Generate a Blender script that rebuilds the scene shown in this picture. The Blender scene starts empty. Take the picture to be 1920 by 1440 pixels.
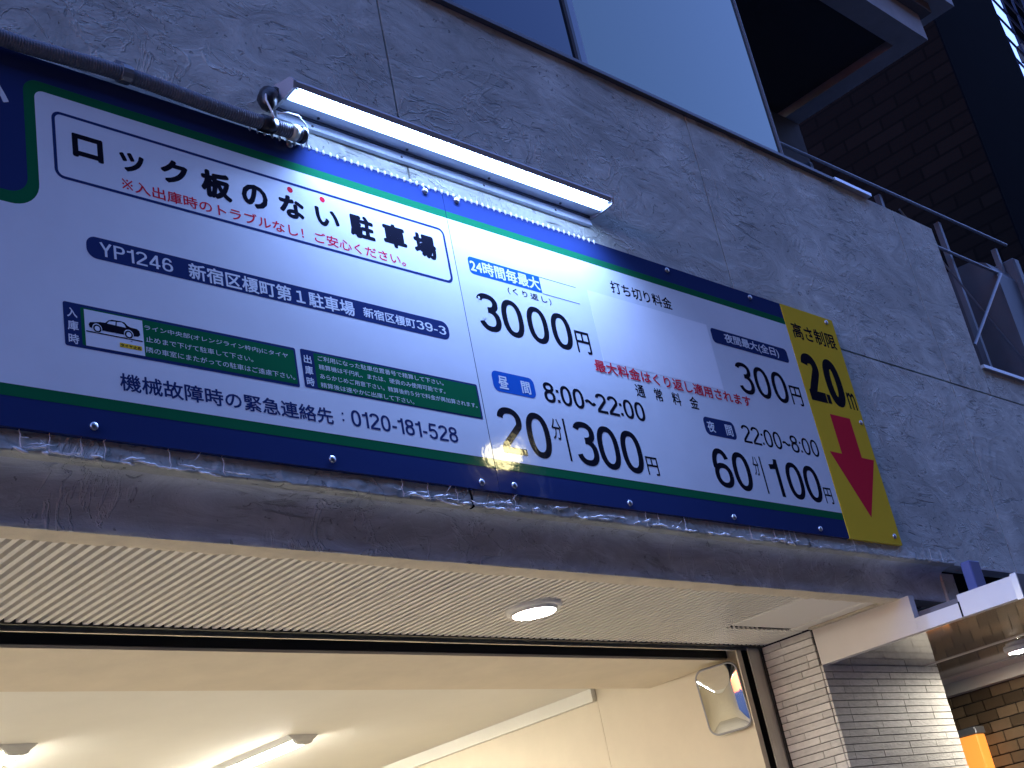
import bpy, math, random
from mathutils import Matrix, Vector, noise

random.seed(7)
SC = bpy.context.scene
C = SC.collection
H = 1.6                      # eye height: z of the camera above the street

# ------------------------------------------------------------------ camera
cam = bpy.data.cameras.new('camera')
cam.lens = 47.5528
cam.sensor_width = 36
cam.clip_start = 0.05
cam.clip_end = 500
co = bpy.data.objects.new('camera', cam)
C.objects.link(co)
RX, UP, FW = Vector((0.7138444, -0.6753059, -0.1854403)), Vector((-0.150491, -0.406538, 0.9011544)), Vector((0.6839434, 0.615377, 0.3918323))
co.matrix_world = Matrix(((RX.x, UP.x, -FW.x, 0), (RX.y, UP.y, -FW.y, -2.3), (RX.z, UP.z, -FW.z, H), (0, 0, 0, 1)))
SC.camera = co

# ------------------------------------------------------------------ sky at dusk
W = bpy.data.worlds.new('World')
SC.world = W
W.use_nodes = True
nt = W.node_tree
bg = nt.nodes['Background']
sky = nt.nodes.new('ShaderNodeTexSky')
sky.sky_type = 'NISHITA'
sky.sun_disc = False
sky.sun_elevation = math.radians(-1.0)
sky.sun_rotation = math.radians(250)
sky.ozone_density = 4.0
sky.dust_density = 0.6
hs_ = nt.nodes.new('ShaderNodeHueSaturation')
hs_.inputs['Saturation'].default_value = 0.89
nt.links.new(sky.outputs[0], hs_.inputs['Color'])
nt.links.new(hs_.outputs[0], bg.inputs[0])
bg.inputs[1].default_value = 10.4

SC.view_settings.view_transform = 'Standard'
SC.view_settings.look = 'None'
SC.view_settings.exposure = 0.0
SC.view_settings.gamma = 1.0
try:
    SC.cycles.use_denoising = True
    SC.cycles.denoising_prefilter = 'ACCURATE'
    SC.cycles.denoising_input_passes = 'RGB_ALBEDO_NORMAL'
    SC.cycles.max_bounces = 8
    SC.cycles.diffuse_bounces = 5
    SC.cycles.sample_clamp_indirect = 4.0
except Exception:
    pass

# light strengths (tubes and downlights also serve added unseen lamps)
E_LED = 22.0
LEDW = 74.0
E_CHIP = 60.0
E_TUBE = 150.0
E_DOWN = 430.0
E_NDOWN = 560.0
E_STREET = 26.0
E_ORANGE = 0.85


# ------------------------------------------------------------------ materials
def mat(name, col, rough=0.6, metal=0.0, spec=0.5, var=0.0, vscale=6.0, bump=0.0, bscale=60.0, bdist=0.003,
        stretch=(1, 1, 1), emit=None, estr=0.0, island=0.0, coat=0.0):
    m = bpy.data.materials.new(name)
    m.use_nodes = True
    n = m.node_tree
    b = n.nodes['Principled BSDF']
    b.inputs['Base Color'].default_value = (*col, 1)
    b.inputs['Roughness'].default_value = rough
    b.inputs['Metallic'].default_value = metal
    b.inputs['Specular IOR Level'].default_value = spec
    b.inputs['Coat Weight'].default_value = coat
    b.inputs['Coat Roughness'].default_value = 0.05
    if emit:
        b.inputs['Emission Color'].default_value = (*emit, 1)
        b.inputs['Emission Strength'].default_value = estr
    if var or bump or island:
        tc = n.nodes.new('ShaderNodeTexCoord')
        mp = n.nodes.new('ShaderNodeMapping')
        mp.inputs['Scale'].default_value = stretch
        n.links.new(tc.outputs['Object'], mp.inputs[0])
        vec = mp.outputs[0]
    fac = None
    if var:
        t = n.nodes.new('ShaderNodeTexNoise')
        t.inputs['Scale'].default_value = vscale
        t.inputs['Detail'].default_value = 6
        t.inputs['Roughness'].default_value = 0.65
        n.links.new(vec, t.inputs['Vector'])
        r = n.nodes.new('ShaderNodeMapRange')
        r.inputs['From Min'].default_value = 0.3
        r.inputs['From Max'].default_value = 0.7
        r.inputs['To Min'].default_value = 1 - var
        r.inputs['To Max'].default_value = 1 + var
        n.links.new(t.outputs['Fac'], r.inputs[0])
        fac = r.outputs[0]
    if island:
        g = n.nodes.new('ShaderNodeNewGeometry')
        r = n.nodes.new('ShaderNodeMapRange')
        r.inputs['To Min'].default_value = 1 - island
        r.inputs['To Max'].default_value = 1 + island
        n.links.new(g.outputs['Random Per Island'], r.inputs[0])
        if fac:
            mu = n.nodes.new('ShaderNodeMath')
            mu.operation = 'MULTIPLY'
            n.links.new(fac, mu.inputs[0])
            n.links.new(r.outputs[0], mu.inputs[1])
            fac = mu.outputs[0]
        else:
            fac = r.outputs[0]
    if fac:
        vm = n.nodes.new('ShaderNodeVectorMath')
        vm.operation = 'SCALE'
        vm.inputs[0].default_value = col
        n.links.new(fac, vm.inputs['Scale'])
        n.links.new(vm.outputs[0], b.inputs['Base Color'])
    if bump:
        t = n.nodes.new('ShaderNodeTexNoise')
        t.inputs['Scale'].default_value = bscale
        t.inputs['Detail'].default_value = 5
        n.links.new(vec, t.inputs['Vector'])
        bp = n.nodes.new('ShaderNodeBump')
        bp.inputs['Strength'].default_value = bump
        bp.inputs['Distance'].default_value = bdist
        n.links.new(t.outputs['Fac'], bp.inputs['Height'])
        n.links.new(bp.outputs[0], b.inputs['Normal'])
    return m


def stucco_mat(name, col, fleck=0.7):
    """trowelled stucco: broad tone patches, stretched trowel scratches, dark chips, fine cracks"""
    m = bpy.data.materials.new(name)
    m.use_nodes = True
    n = m.node_tree
    L = n.links.new
    b = n.nodes['Principled BSDF']
    b.inputs['Roughness'].default_value = 0.75
    b.inputs['Specular IOR Level'].default_value = 0.3
    tc = n.nodes.new('ShaderNodeTexCoord')

    def noi(scale, det, rough, rot=0.0, sx=1.0, dist=0.0):
        mp = n.nodes.new('ShaderNodeMapping')
        mp.inputs['Rotation'].default_value = (0, rot, 0)
        mp.inputs['Scale'].default_value = (sx, 1, 1)
        L(tc.outputs['Object'], mp.inputs[0])
        t = n.nodes.new('ShaderNodeTexNoise')
        t.inputs['Scale'].default_value = scale
        t.inputs['Detail'].default_value = det
        t.inputs['Roughness'].default_value = rough
        t.inputs['Distortion'].default_value = dist
        L(mp.outputs[0], t.inputs['Vector'])
        return t.outputs['Fac']

    def ramp(src, a, bb, lo=0.0, hi=1.0):
        r = n.nodes.new('ShaderNodeMapRange')
        r.interpolation_type = 'SMOOTHSTEP'
        r.inputs['From Min'].default_value = a
        r.inputs['From Max'].default_value = bb
        r.inputs['To Min'].default_value = lo
        r.inputs['To Max'].default_value = hi
        L(src, r.inputs[0])
        return r.outputs[0]

    def mul(a, c, op='MULTIPLY'):
        k = n.nodes.new('ShaderNodeMath')
        k.operation = op
        for i, s in ((0, a), (1, c)):
            if isinstance(s, (int, float)):
                k.inputs[i].default_value = s
            else:
                L(s, k.inputs[i])
        return k.outputs[0]

    big = noi(1.6, 4, 0.6, dist=0.8)
    mid = noi(8, 6, 0.7, rot=0.7, sx=0.45, dist=1.6)
    patch = ramp(noi(3.0, 3, 0.5, dist=0.6), 0.46, 0.58)
    scr1 = ramp(noi(24, 5, 0.65, rot=0.65, sx=0.2, dist=1.3), 0.57, 0.68)
    scr2 = ramp(noi(32, 5, 0.65, rot=-0.9, sx=0.24, dist=1.2), 0.60, 0.70)
    chip = ramp(noi(24, 3, 0.55, dist=2.2), 0.655, 0.70)
    vein = ramp(mul(mul(noi(4.5, 5, 0.55, dist=2.6), -0.5, 'ADD'), 0, 'ABSOLUTE'), 0.0, 0.030, 1.0, 0.0)
    vein = mul(vein, ramp(noi(2.2, 3, 0.5), 0.42, 0.6))
    pale = ramp(noi(14, 5, 0.7, rot=0.9, sx=0.4, dist=1.4), 0.56, 0.68)
    scr = mul(mul(scr1, scr2, 'MAXIMUM'), patch)
    dark = mul(mul(scr, 0.7), mul(chip, 0.85), 'MAXIMUM')
    tone = mul(ramp(big, 0.3, 0.7, 0.84, 1.14), ramp(mid, 0.3, 0.72, 0.80, 1.18))
    tone = mul(tone, mul(mul(mul(pale, 0.16), mul(vein, 0.20), 'ADD'), 1.0, 'ADD'))
    tone = mul(tone, mul(1.0, mul(dark, fleck), 'SUBTRACT'))
    vm = n.nodes.new('ShaderNodeVectorMath')
    vm.operation = 'SCALE'
    vm.inputs[0].default_value = col
    L(tone, vm.inputs['Scale'])
    L(vm.outputs[0], b.inputs['Base Color'])
    hgt = mul(mul(mul(mid, 0.8), mul(vein, 0.5), 'ADD'), mul(mul(scr, -0.5), mul(chip, -0.6), 'ADD'), 'ADD')
    hgt = mul(hgt, mul(noi(130, 3, 0.6), 0.12), 'ADD')
    bp = n.nodes.new('ShaderNodeBump')
    bp.inputs['Strength'].default_value = 0.9
    bp.inputs['Distance'].default_value = 0.009
    L(hgt, bp.inputs['Height'])
    L(bp.outputs[0], b.inputs['Normal'])
    return m


def vinyl(name, col, rough=0.045):
    return mat(name, col, rough, spec=0.5, var=0.05, vscale=2.2, bump=0.05, bscale=5.0, bdist=0.02)


WHITE = vinyl('white_vinyl', (0.835, 0.88, 0.90))
PATCH = vinyl('patch_vinyl', (0.93, 0.95, 0.97), 0.3)
PATCHL = vinyl('patch_letter_vinyl', (0.95, 0.96, 0.98), 0.3)
NAVY = vinyl('navy_vinyl', (0.026, 0.046, 0.15))
GREEN = vinyl('green_vinyl', (0.010, 0.155, 0.06))
BLUE = vinyl('blue_vinyl', (0.02, 0.13, 0.52))
YELLOW = vinyl('yellow_vinyl', (0.95, 0.62, 0.045))
RED = vinyl('red_vinyl', (0.80, 0.03, 0.06))
BLACK = vinyl('black_vinyl', (0.012, 0.013, 0.022))
GREYV = vinyl('grey_vinyl', (0.3, 0.3, 0.32))
STUCCO = stucco_mat('grey_stucco', (0.545, 0.56, 0.50), 0.45)
LINTEL = stucco_mat('lintel_stucco', (0.64, 0.67, 0.70), 0.4)
STUCCO_RIM = stucco_mat('rim_stucco', (0.66, 0.60, 0.55), 0.25)
CREAM_RENDER = mat('cream_render', (0.55, 0.48, 0.37), 0.8, var=0.12, vscale=14, bump=0.5, bscale=70, bdist=0.004)
JOINT = mat('joint_sealant', (0.006, 0.0062, 0.008), 0.9, spec=0.1)
SOFFIT = mat('soffit_metal', (0.74, 0.70, 0.635), 0.34, spec=0.5, var=0.03, vscale=3)
CEIL = mat('ceiling_paint', (0.80, 0.77, 0.68), 0.8, var=0.03, vscale=2.5, bump=0.15, bscale=30)
INWALL = mat('interior_wall_paint', (0.66, 0.58, 0.44), 0.75, var=0.05, vscale=3, bump=0.12, bscale=40)
BEAM = mat('beam_paint', (0.70, 0.61, 0.46), 0.75, var=0.06, vscale=5, bump=0.3, bscale=45)
BLACKMETAL = mat('black_metal', (0.012, 0.012, 0.013), 0.5)
ALU = mat('brushed_aluminium', (0.62, 0.60, 0.56), 0.35, 0.9, var=0.12, vscale=30, stretch=(1, 1, 0.15))
STEEL = mat('galvanised_steel', (0.27, 0.28, 0.30), 0.45, 0.7, var=0.12, vscale=25)
CHROME = mat('bolt_metal', (0.42, 0.43, 0.46), 0.38, 1.0)
LAMPGREY = mat('lamp_housing', (0.42, 0.43, 0.48), 0.4, 0.2, var=0.06, vscale=20)
LAMPPLATE = mat('lamp_plate', (0.62, 0.68, 0.78), 0.35, 0.3)
LAMPDARK = mat('lamp_groove', (0.02, 0.025, 0.05), 0.5)
LED = mat('led_lens', (0.8, 0.85, 1.0), 0.4, emit=(0.30, 0.47, 1.0), estr=E_LED)
CHIPM = mat('led_chip', (0.8, 0.85, 1.0), 0.4, emit=(0.4, 0.6, 1.0), estr=E_CHIP)
TUBE = mat('tube_glow', (0.9, 0.88, 0.8), 0.4, emit=(1.0, 0.97, 0.87), estr=E_TUBE)
DOWN = mat('downlight_glow', (0.9, 0.88, 0.8), 0.4, emit=(1.0, 0.91, 0.76), estr=E_DOWN)
NDOWN = mat('canopy_light_glow', (0.9, 0.88, 0.8), 0.4, emit=(1.0, 0.93, 0.80), estr=E_NDOWN)
LAMPWHITE = mat('lamp_white_paint', (0.75, 0.74, 0.70), 0.4)
CONDUIT = mat('conduit_plastic', (0.17, 0.18, 0.22), 0.6, var=0.2, vscale=40)
TAPE = mat('black_tape', (0.012, 0.012, 0.016), 0.35, bump=0.5, bscale=90)
CABLE = mat('white_cable', (0.75, 0.74, 0.72), 0.4)
GLASS2 = mat('dark_dusk_glass', (0.034, 0.044, 0.058), 0.04, 1.0, bump=0.02, bscale=1.2, bdist=0.02)  # left pane, tinted darker than the right one
GLASS = mat('dusk_glass', (0.098, 0.118, 0.100), 0.06, 1.0, bump=0.02, bscale=1.2, bdist=0.02)
FRAME = mat('window_frame', (0.045, 0.05, 0.06), 0.4, 0.4)
COPING = mat('coping_metal', (0.13, 0.13, 0.145), 0.45, 0.5)
SILVER = mat('silver_flashing', (0.6, 0.6, 0.63), 0.35, 0.9)
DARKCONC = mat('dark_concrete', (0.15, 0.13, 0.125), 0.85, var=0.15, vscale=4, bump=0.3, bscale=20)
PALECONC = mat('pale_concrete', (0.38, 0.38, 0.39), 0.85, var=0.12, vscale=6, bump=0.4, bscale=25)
TILE = mat('grey_tile', (0.60, 0.575, 0.53), 0.55, var=0.14, vscale=38, bump=0.8, bscale=75, bdist=0.004, island=0.12,
           stretch=(0.7, 0.7, 1.6))
GROUT = mat('dark_grout', (0.022, 0.02, 0.019), 0.9)
BTILE = mat('brown_tile', (0.115, 0.082, 0.048), 0.35, var=0.10, vscale=25, bump=0.3, bscale=50, island=0.45)
CANW = mat('canopy_cream_paint', (0.64, 0.60, 0.55), 0.5, var=0.04, vscale=5, bump=0.06, bscale=8)
CANU = mat('canopy_underside_panel', (0.50, 0.47, 0.42), 0.075, 0.75, var=0.05, vscale=2, stretch=(3, 0.4, 1))
CANT = mat('canopy_trim', (0.66, 0.62, 0.54), 0.4)
ORANGE = mat('orange_panel', (0.8, 0.30, 0.05), 0.5, emit=(1.0, 0.34, 0.05), estr=E_ORANGE)
MIRROR = mat('mirror_face', (0.93, 0.94, 0.95), 0.02, 1.0)
MIRRORRIM = mat('mirror_rim', (0.28, 0.28, 0.29), 0.45)
NETM = mat('net_cord', (0.02, 0.03, 0.07), 0.8)
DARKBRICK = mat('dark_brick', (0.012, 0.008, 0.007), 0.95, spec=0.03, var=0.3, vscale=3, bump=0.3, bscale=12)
n_ = DARKBRICK.node_tree
br_ = n_.nodes.new('ShaderNodeTexBrick')
br_.inputs['Color1'].default_value = (0.009, 0.006, 0.0055, 1)
br_.inputs['Color2'].default_value = (0.006, 0.0042, 0.004, 1)
br_.inputs['Mortar'].default_value = (0.004, 0.003, 0.003, 1)
br_.inputs['Scale'].default_value = 1.0
br_.inputs['Brick Width'].default_value = 0.42
br_.inputs['Row Height'].default_value = 0.14
br_.inputs['Mortar Size'].default_value = 0.012
tc_ = n_.nodes.new('ShaderNodeTexCoord')
mp_ = n_.nodes.new('ShaderNodeMapping')
mp_.inputs['Rotation'].default_value = (math.radians(90), 0, math.radians(90))
mp_.vector_type = 'TEXTURE'
n_.links.new(tc_.outputs['Object'], mp_.inputs[0])
n_.links.new(mp_.outputs[0], br_.inputs['Vector'])
n_.links.new(br_.outputs['Color'], n_.nodes['Principled BSDF'].inputs['Base Color'])
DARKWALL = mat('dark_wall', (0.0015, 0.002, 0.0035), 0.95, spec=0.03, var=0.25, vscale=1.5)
DUCT = mat('duct_cover', (0.10, 0.105, 0.12), 0.5, 0.2, var=0.1, vscale=6)
ASPHALT = mat('asphalt', (0.05, 0.05, 0.052), 0.9, var=0.2, vscale=10, bump=0.4, bscale=150)
PAVE = mat('pale_paving', (0.50, 0.47, 0.43), 0.8, var=0.15, vscale=5)
CONCFLOOR = mat('garage_concrete', (0.50, 0.46, 0.40), 0.7, var=0.1, vscale=2)
STREETGLOW = mat('street_lamp_glow', (0.9, 0.85, 0.6), 0.4, emit=(1.0, 0.86, 0.42), estr=E_STREET)


# ------------------------------------------------------------------ builders
def origin(o):
    v = Vector((0, 0, 0))
    while o:
        v += o.location
        o = o.parent
    return v


def mesh(name, verts, faces, m, parent=None, smooth=False, loc=None):
    me = bpy.data.meshes.new(name)
    base = origin(parent) if parent else Vector(loc or (0, 0, 0))
    me.from_pydata([tuple(Vector(v) - base) for v in verts], [], faces)
    if smooth:
        me.polygons.foreach_set('use_smooth', [True] * len(me.polygons))
    me.materials.append(m)
    me.update()
    o = bpy.data.objects.new(name, me)
    C.objects.link(o)
    if parent:
        o.parent = parent
    else:
        o.location = base
    return o


def tag(o, label, cat=None, group=None, kind=None):
    o['label'] = label
    if cat:
        o['category'] = cat
    if group:
        o['group'] = group
    if kind:
        o['kind'] = kind
    return o


def thing(name, label, cat, loc, group=None):
    o = bpy.data.objects.new(name, None)
    o.empty_display_size = 0.1
    C.objects.link(o)
    o.location = loc
    return tag(o, label, cat, group)


def structure(name, verts, faces, m):
    o = mesh(name, verts, faces, m)
    o['kind'] = 'structure'
    return o


class MB:
    """collects shapes that make one mesh"""
    def __init__(s):
        s.v, s.f = [], []

    def add(s, v, f):
        k = len(s.v)
        s.v += v
        s.f += [tuple(i + k for i in q) for q in f]
        return s

    def box(s, x0, x1, y0, y1, z0, z1, b=0.0):
        if b:
            # chamfered box: octagonal prism style along all edges via 24 verts
            v = []
            for x, sx in ((x0, 1), (x1, -1)):
                for y, sy in ((y0, 1), (y1, -1)):
                    for z, sz in ((z0, 1), (z1, -1)):
                        v += [(x, y + sy * b, z + sz * b), (x + sx * b, y, z + sz * b), (x + sx * b, y + sy * b, z)]
            idx = lambda i, j, k, a: ((i * 2 + j) * 2 + k) * 3 + a
            f = []
            for i in (0, 1):
                q = [idx(i, 0, 0, 0), idx(i, 1, 0, 0), idx(i, 1, 1, 0), idx(i, 0, 1, 0)]
                f.append(q if i else q[::-1])
                q = [idx(0, i, 0, 1), idx(1, i, 0, 1), idx(1, i, 1, 1), idx(0, i, 1, 1)]
                f.append(q[::-1] if i else q)
                q = [idx(0, 0, i, 2), idx(1, 0, i, 2), idx(1, 1, i, 2), idx(0, 1, i, 2)]
                f.append(q if i else q[::-1])
            for i in (0, 1):
                for j in (0, 1):
                    f.append([idx(i, j, 0, 0), idx(i, j, 1, 0), idx(i, j, 1, 1), idx(i, j, 0, 1)])
                    f.append([idx(i, 0, j, 0), idx(i, 1, j, 0), idx(i, 1, j, 2), idx(i, 0, j, 2)])
                    f.append([idx(0, i, j, 1), idx(1, i, j, 1), idx(1, i, j, 2), idx(0, i, j, 2)])
                    for k in (0, 1):
                        f.append([idx(i, j, k, 0), idx(i, j, k, 1), idx(i, j, k, 2)])
            return s.add(v, f)
        v = [(x, y, z) for x in (x0, x1) for y in (y0, y1) for z in (z0, z1)]
        return s.add(v, [(0, 1, 3, 2), (4, 6, 7, 5), (0, 4, 5, 1), (2, 3, 7, 6), (0, 2, 6, 4), (1, 5, 7, 3)])

    def tube(s, pts, r, seg=10, cap=True):
        pts = [Vector(p) for p in pts]
        rr = r if isinstance(r, (list, tuple)) else [r] * len(pts)
        v, f = [], []
        ref = None
        for i, p in enumerate(pts):
            d = (pts[min(i + 1, len(pts) - 1)] - pts[max(i - 1, 0)]).normalized()
            if ref is None:
                ref = Vector((0, 0, 1)) if abs(d.z) < 0.9 else Vector((1, 0, 0))
            a = d.cross(ref).normalized()
            ref = a.cross(d).normalized()
            for k in range(seg):
                t = 2 * math.pi * k / seg
                v.append(tuple(p + rr[i] * (math.cos(t) * a + math.sin(t) * ref)))
        for i in range(len(pts) - 1):
            for k in range(seg):
                f.append((i * seg + k, i * seg + (k + 1) % seg, (i + 1) * seg + (k + 1) % seg, (i + 1) * seg + k))
        if cap:
            f.append(tuple(range(seg))[::-1])
            f.append(tuple((len(pts) - 1) * seg + k for k in range(seg)))
        return s.add(v, f)

    def prism_x(s, prof, x0, x1):
        """(y,z) profile swept along x"""
        n = len(prof)
        v = [(x0, y, z) for y, z in prof] + [(x1, y, z) for y, z in prof]
        f = [(i, (i + 1) % n, n + (i + 1) % n, n + i) for i in range(n)]
        return s.add(v, f + [tuple(range(n))[::-1], tuple(range(n, 2 * n))])

    def prism_y(s, prof, y0, y1):
        """(x,z) profile swept along y"""
        n = len(prof)
        v = [(x, y0, z) for x, z in prof] + [(x, y1, z) for x, z in prof]
        f = [(i, n + i, n + (i + 1) % n, (i + 1) % n) for i in range(n)]
        return s.add(v, f + [tuple(range(n)), tuple(range(n, 2 * n))[::-1]])

    def build(s, name, m, parent=None, smooth=False, loc=None):
        return mesh(name, s.v, s.f, m, parent, smooth, loc)


def bx(name, x0, x1, y0, y1, z0, z1, m, parent, b=0.0):
    return MB().box(x0, x1, y0, y1, z0, z1, b).build(name, m, parent)


def rrect(x0, z0, x1, z1, r, n=6, corners=(1, 1, 1, 1)):
    """rounded rectangle outline; corners order: BL, BR, TR, TL"""
    out = []
    for (cx, cz, a0, on) in ((x0, z0, 180, corners[0]), (x1, z0, 270, corners[1]), (x1, z1, 0, corners[2]), (x0, z1, 90, corners[3])):
        if not on:
            out.append((cx, cz))
            continue
        ox = cx + (r if cx == x0 else -r)
        oz = cz + (r if cz == z0 else -r)
        for k in range(n + 1):
            t = math.radians(a0 + 90 * k / n)
            out.append((ox + r * math.cos(t), oz + r * math.sin(t)))
    return out


def decal(name, pts, y, m, parent):
    return mesh(name, [(x, y, z) for x, z in pts], [tuple(range(len(pts)))], m, parent)


def ring_decal(name, outer, inner, y, m, parent):
    n = len(outer)
    v = [(x, y, z) for x, z in outer + inner]
    return mesh(name, v, [(i, (i + 1) % n, n + (i + 1) % n, n + i) for i in range(n)], m, parent)


# ---- lettering: the built-in font for kana and kanji, own stroke glyphs for the numerals
def text_geo(body, space=1.0):
    cu = bpy.data.curves.new('lettering', 'FONT')
    cu.body = body
    cu.resolution_u = 3
    cu.space_character = space
    o = bpy.data.objects.new('lettering', cu)
    C.objects.link(o)
    dg = bpy.context.evaluated_depsgraph_get()
    dg.update()
    me = bpy.data.meshes.new_from_object(o.evaluated_get(dg))
    v = [(p.co.x, p.co.y) for p in me.vertices]
    f = [tuple(p.vertices) for p in me.polygons]
    bpy.data.objects.remove(o)
    bpy.data.meshes.remove(me)
    bpy.data.curves.remove(cu)
    return v, f, None


def ribbon(path, w):
    n = len(path)
    L, Rr = [], []
    for i, (x, z) in enumerate(path):
        a = path[max(i - 1, 0)]
        c = path[min(i + 1, n - 1)]
        d1 = Vector((x - a[0], z - a[1])) if i else Vector((c[0] - x, c[1] - z))
        d2 = Vector((c[0] - x, c[1] - z)) if i < n - 1 else d1
        d1.normalize()
        d2.normalize()
        n1 = Vector((-d1.y, d1.x))
        n2 = Vector((-d2.y, d2.x))
        mm = n1 + n2
        mm = n1 if mm.length < 1e-6 else mm.normalized()
        k = w / 2 / max(0.45, mm.dot(n1))
        L.append((x + mm.x * k, z + mm.y * k))
        Rr.append((x - mm.x * k, z - mm.y * k))
    return L + Rr, [(i, i + 1, n + i + 1, n + i) for i in range(n - 1)]


def arc(cx, cz, rx, rz, a0, a1, n=22, p=2.25):
    out = []
    for k in range(n + 1):
        t = math.radians(a0 + (a1 - a0) * k / n)
        c, s = math.cos(t), math.sin(t)
        out.append((cx + rx * math.copysign(abs(c) ** (2 / p), c), cz + rz * math.copysign(abs(s) ** (2 / p), s)))
    return out


def glyph(ch, w):
    g = 0.56
    h = w / 2
    cx = g / 2
    rx = g / 2 - h
    up, lo = 1 - h, h
    if ch == '0':
        return g, [arc(cx, .5, rx, .5 - h, 0, 360, 40, 2.35)]
    if ch == '1':
        return .34, [[(.34 - h, 0), (.34 - h, 1)], [(.34 - h, .93), (.22, .80), (.0, .77)]]
    if ch == '2':
        return g, [arc(cx, .72, rx, .28 - h, 172, -28) + [(h + .03, .17), (h * .8, h * 1.2)], [(0, h), (g, h)]]
    if ch == '3':
        return g, [arc(cx, .755, rx * .93, .245 - h, 165, -92), arc(cx, .29 + h * .35, rx, .29 - h * .65, 92, -165)]
    if ch == '4':
        return g, [[(.40, .98), (h * .7, .30)], [(0, .26), (g, .26)], [(.40, 0), (.40, 1)]]
    if ch == '5':
        return g, [[(.08, up), (g - .04, up)], [(.12, 1 - w), (.09, .47)], arc(cx, .33, rx, .33 - h, 138, -165)]
    if ch == '6':
        return g, [arc(cx, .315, rx, .315 - h, 0, 360, 36), arc(cx, .5, rx, .5 - h, 182, 32)]
    if ch == '8':
        return g, [arc(cx, .755, rx * .9, .245 - h, 0, 360, 32), arc(cx, .28 + h * .3, rx, .28 - h * .7, 0, 360, 32)]
    if ch == '9':
        return g, [arc(cx, .685, rx, .315 - h, 0, 360, 36), arc(cx, .5, rx, .5 - h, 2, -148)]
    if ch == 'Y':
        return g, [[(h * .6, 1), (cx, .45)], [(g - h * .6, 1), (cx, .45)], [(cx, .47), (cx, 0)]]
    if ch == 'P':
        return g, [[(h, 0), (h, 1)], [(w, up), (.3, up)] + arc(.3, .72, g - .3 - h, .28 - h, 90, -90, 12) + [(w, .44 + h)]]
    if ch == '-':
        return .28, [[(0, .36), (.28, .36)]]
    if ch == ':':
        return w, [[(h, .08), (h, .08 + w)], [(h, .58), (h, .58 + w)]]
    if ch == '.':
        return w, [[(h, 0), (h, w)]]
    if ch == '~':
        return .5, [[(k / 12 * .5, .42 + .075 * math.sin(k / 12 * 2 * math.pi)) for k in range(13)]]
    return .3, []


def num_geo(body, w=.13, gap=.10):
    v, f, lay = [], [], []
    x = 0
    layer = 0
    for ch in body:
        adv, paths = glyph(ch, w)
        for k, p in enumerate(paths):
            rv, rf = ribbon(p, w)
            b = len(v)
            v += [(x + a, c) for a, c in rv]
            lay += [k] * len(rv)
            f += [tuple(i + b for i in q) for q in rf]
        x += adv + gap
    return v, f, lay


def letter(name, geo, rect, y, m, parent, bold=0.0):
    v, f, lay = geo
    x0, z0, x1, z1 = rect
    bx0, bx1 = min(p[0] for p in v), max(p[0] for p in v)
    bz0, bz1 = min(p[1] for p in v), max(p[1] for p in v)
    r = bold * (z1 - z0)
    sx = (x1 - x0 - 2 * r) / (bx1 - bx0)
    sz = (z1 - z0 - 2 * r) / (bz1 - bz0)
    base = [(x0 + r + (p[0] - bx0) * sx, z0 + r + (p[1] - bz0) * sz) for p in v]
    V, F = [], []
    offs = [(0, 0)]
    if bold:
        offs += [(r * math.cos(k * math.pi / 4), r * math.sin(k * math.pi / 4)) for k in range(8)]
    for i, (ox, oz) in enumerate(offs):
        b = len(V)
        for j, (x, z) in enumerate(base):
            V.append((x + ox, y - 4e-6 * i - (1e-5 * lay[j] if lay else 0), z + oz))
        F += [tuple(q + b for q in t) for t in f]
    return mesh(name, V, F, m, parent)


def T(name, body, rect, y, m, parent, bold=0.0, space=1.0):
    return letter(name, text_geo(body, space), rect, y, m, parent, bold)


def N(name, body, rect, y, m, parent, w=.13, gap=.10):
    return letter(name, num_geo(body, w, gap), rect, y, m, parent)


def copy_tree(o, parent=None):
    c = o.copy()
    C.objects.link(c)
    c.parent = parent
    for ch in list(o.children):
        copy_tree(ch, c)
    return c


# ================================================================== the setting
structure('street', [(-60, -60, 0), (60, -60, 0), (60, 60, -0.0), (-60, 60, 0)], [(0, 1, 2, 3)], ASPHALT)
structure('pavement', [(-8, -0.15, .10), (9, -0.15, .10), (9, 0.6, .10), (-8, 0.6, .10), (-8, -0.15, 0), (9, -0.15, 0)], [(0, 1, 2, 3), (4, 5, 1, 0)], PAVE)
structure('garage_floor', [(-4, 0.6, .104), (4.5, 0.6, .104), (4.5, 8.5, .104), (-4, 8.5, .104)], [(0, 1, 2, 3)], CONCFLOOR)

# ------------------------------------------------------------------ the car park building
bld = thing('parking_building', 'grey trowelled stucco car park front with lit cream interior behind its entrance',
            'building', (0, 0.02, 0))


def stucco_h(x, z):
    p = Vector((x, 0.3, z))
    wv = Vector((noise.noise(p * 2.1), 0, noise.noise(p * 2.1 + Vector((9, 3, 1))))) * 0.25
    q = p + wv
    a = noise.noise(q * 3.0) * 0.0022
    m = max(0.0, noise.noise(p * 1.7 + Vector((4, 4, 4))) + 0.05)
    rot = Vector((q.x * 0.8 + q.z * 0.6, 0, -q.x * 0.6 + q.z * 0.8))
    s = noise.noise(Vector((rot.x * 9, 1, rot.z * 34)))
    s = max(0.0, s - 0.12) * 0.010 * m * 1.6
    c = abs(noise.noise(q * 11 + Vector((2, 7, 5))))
    r = max(0.0, 0.05 - c) * 0.03
    return a + s + r


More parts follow.
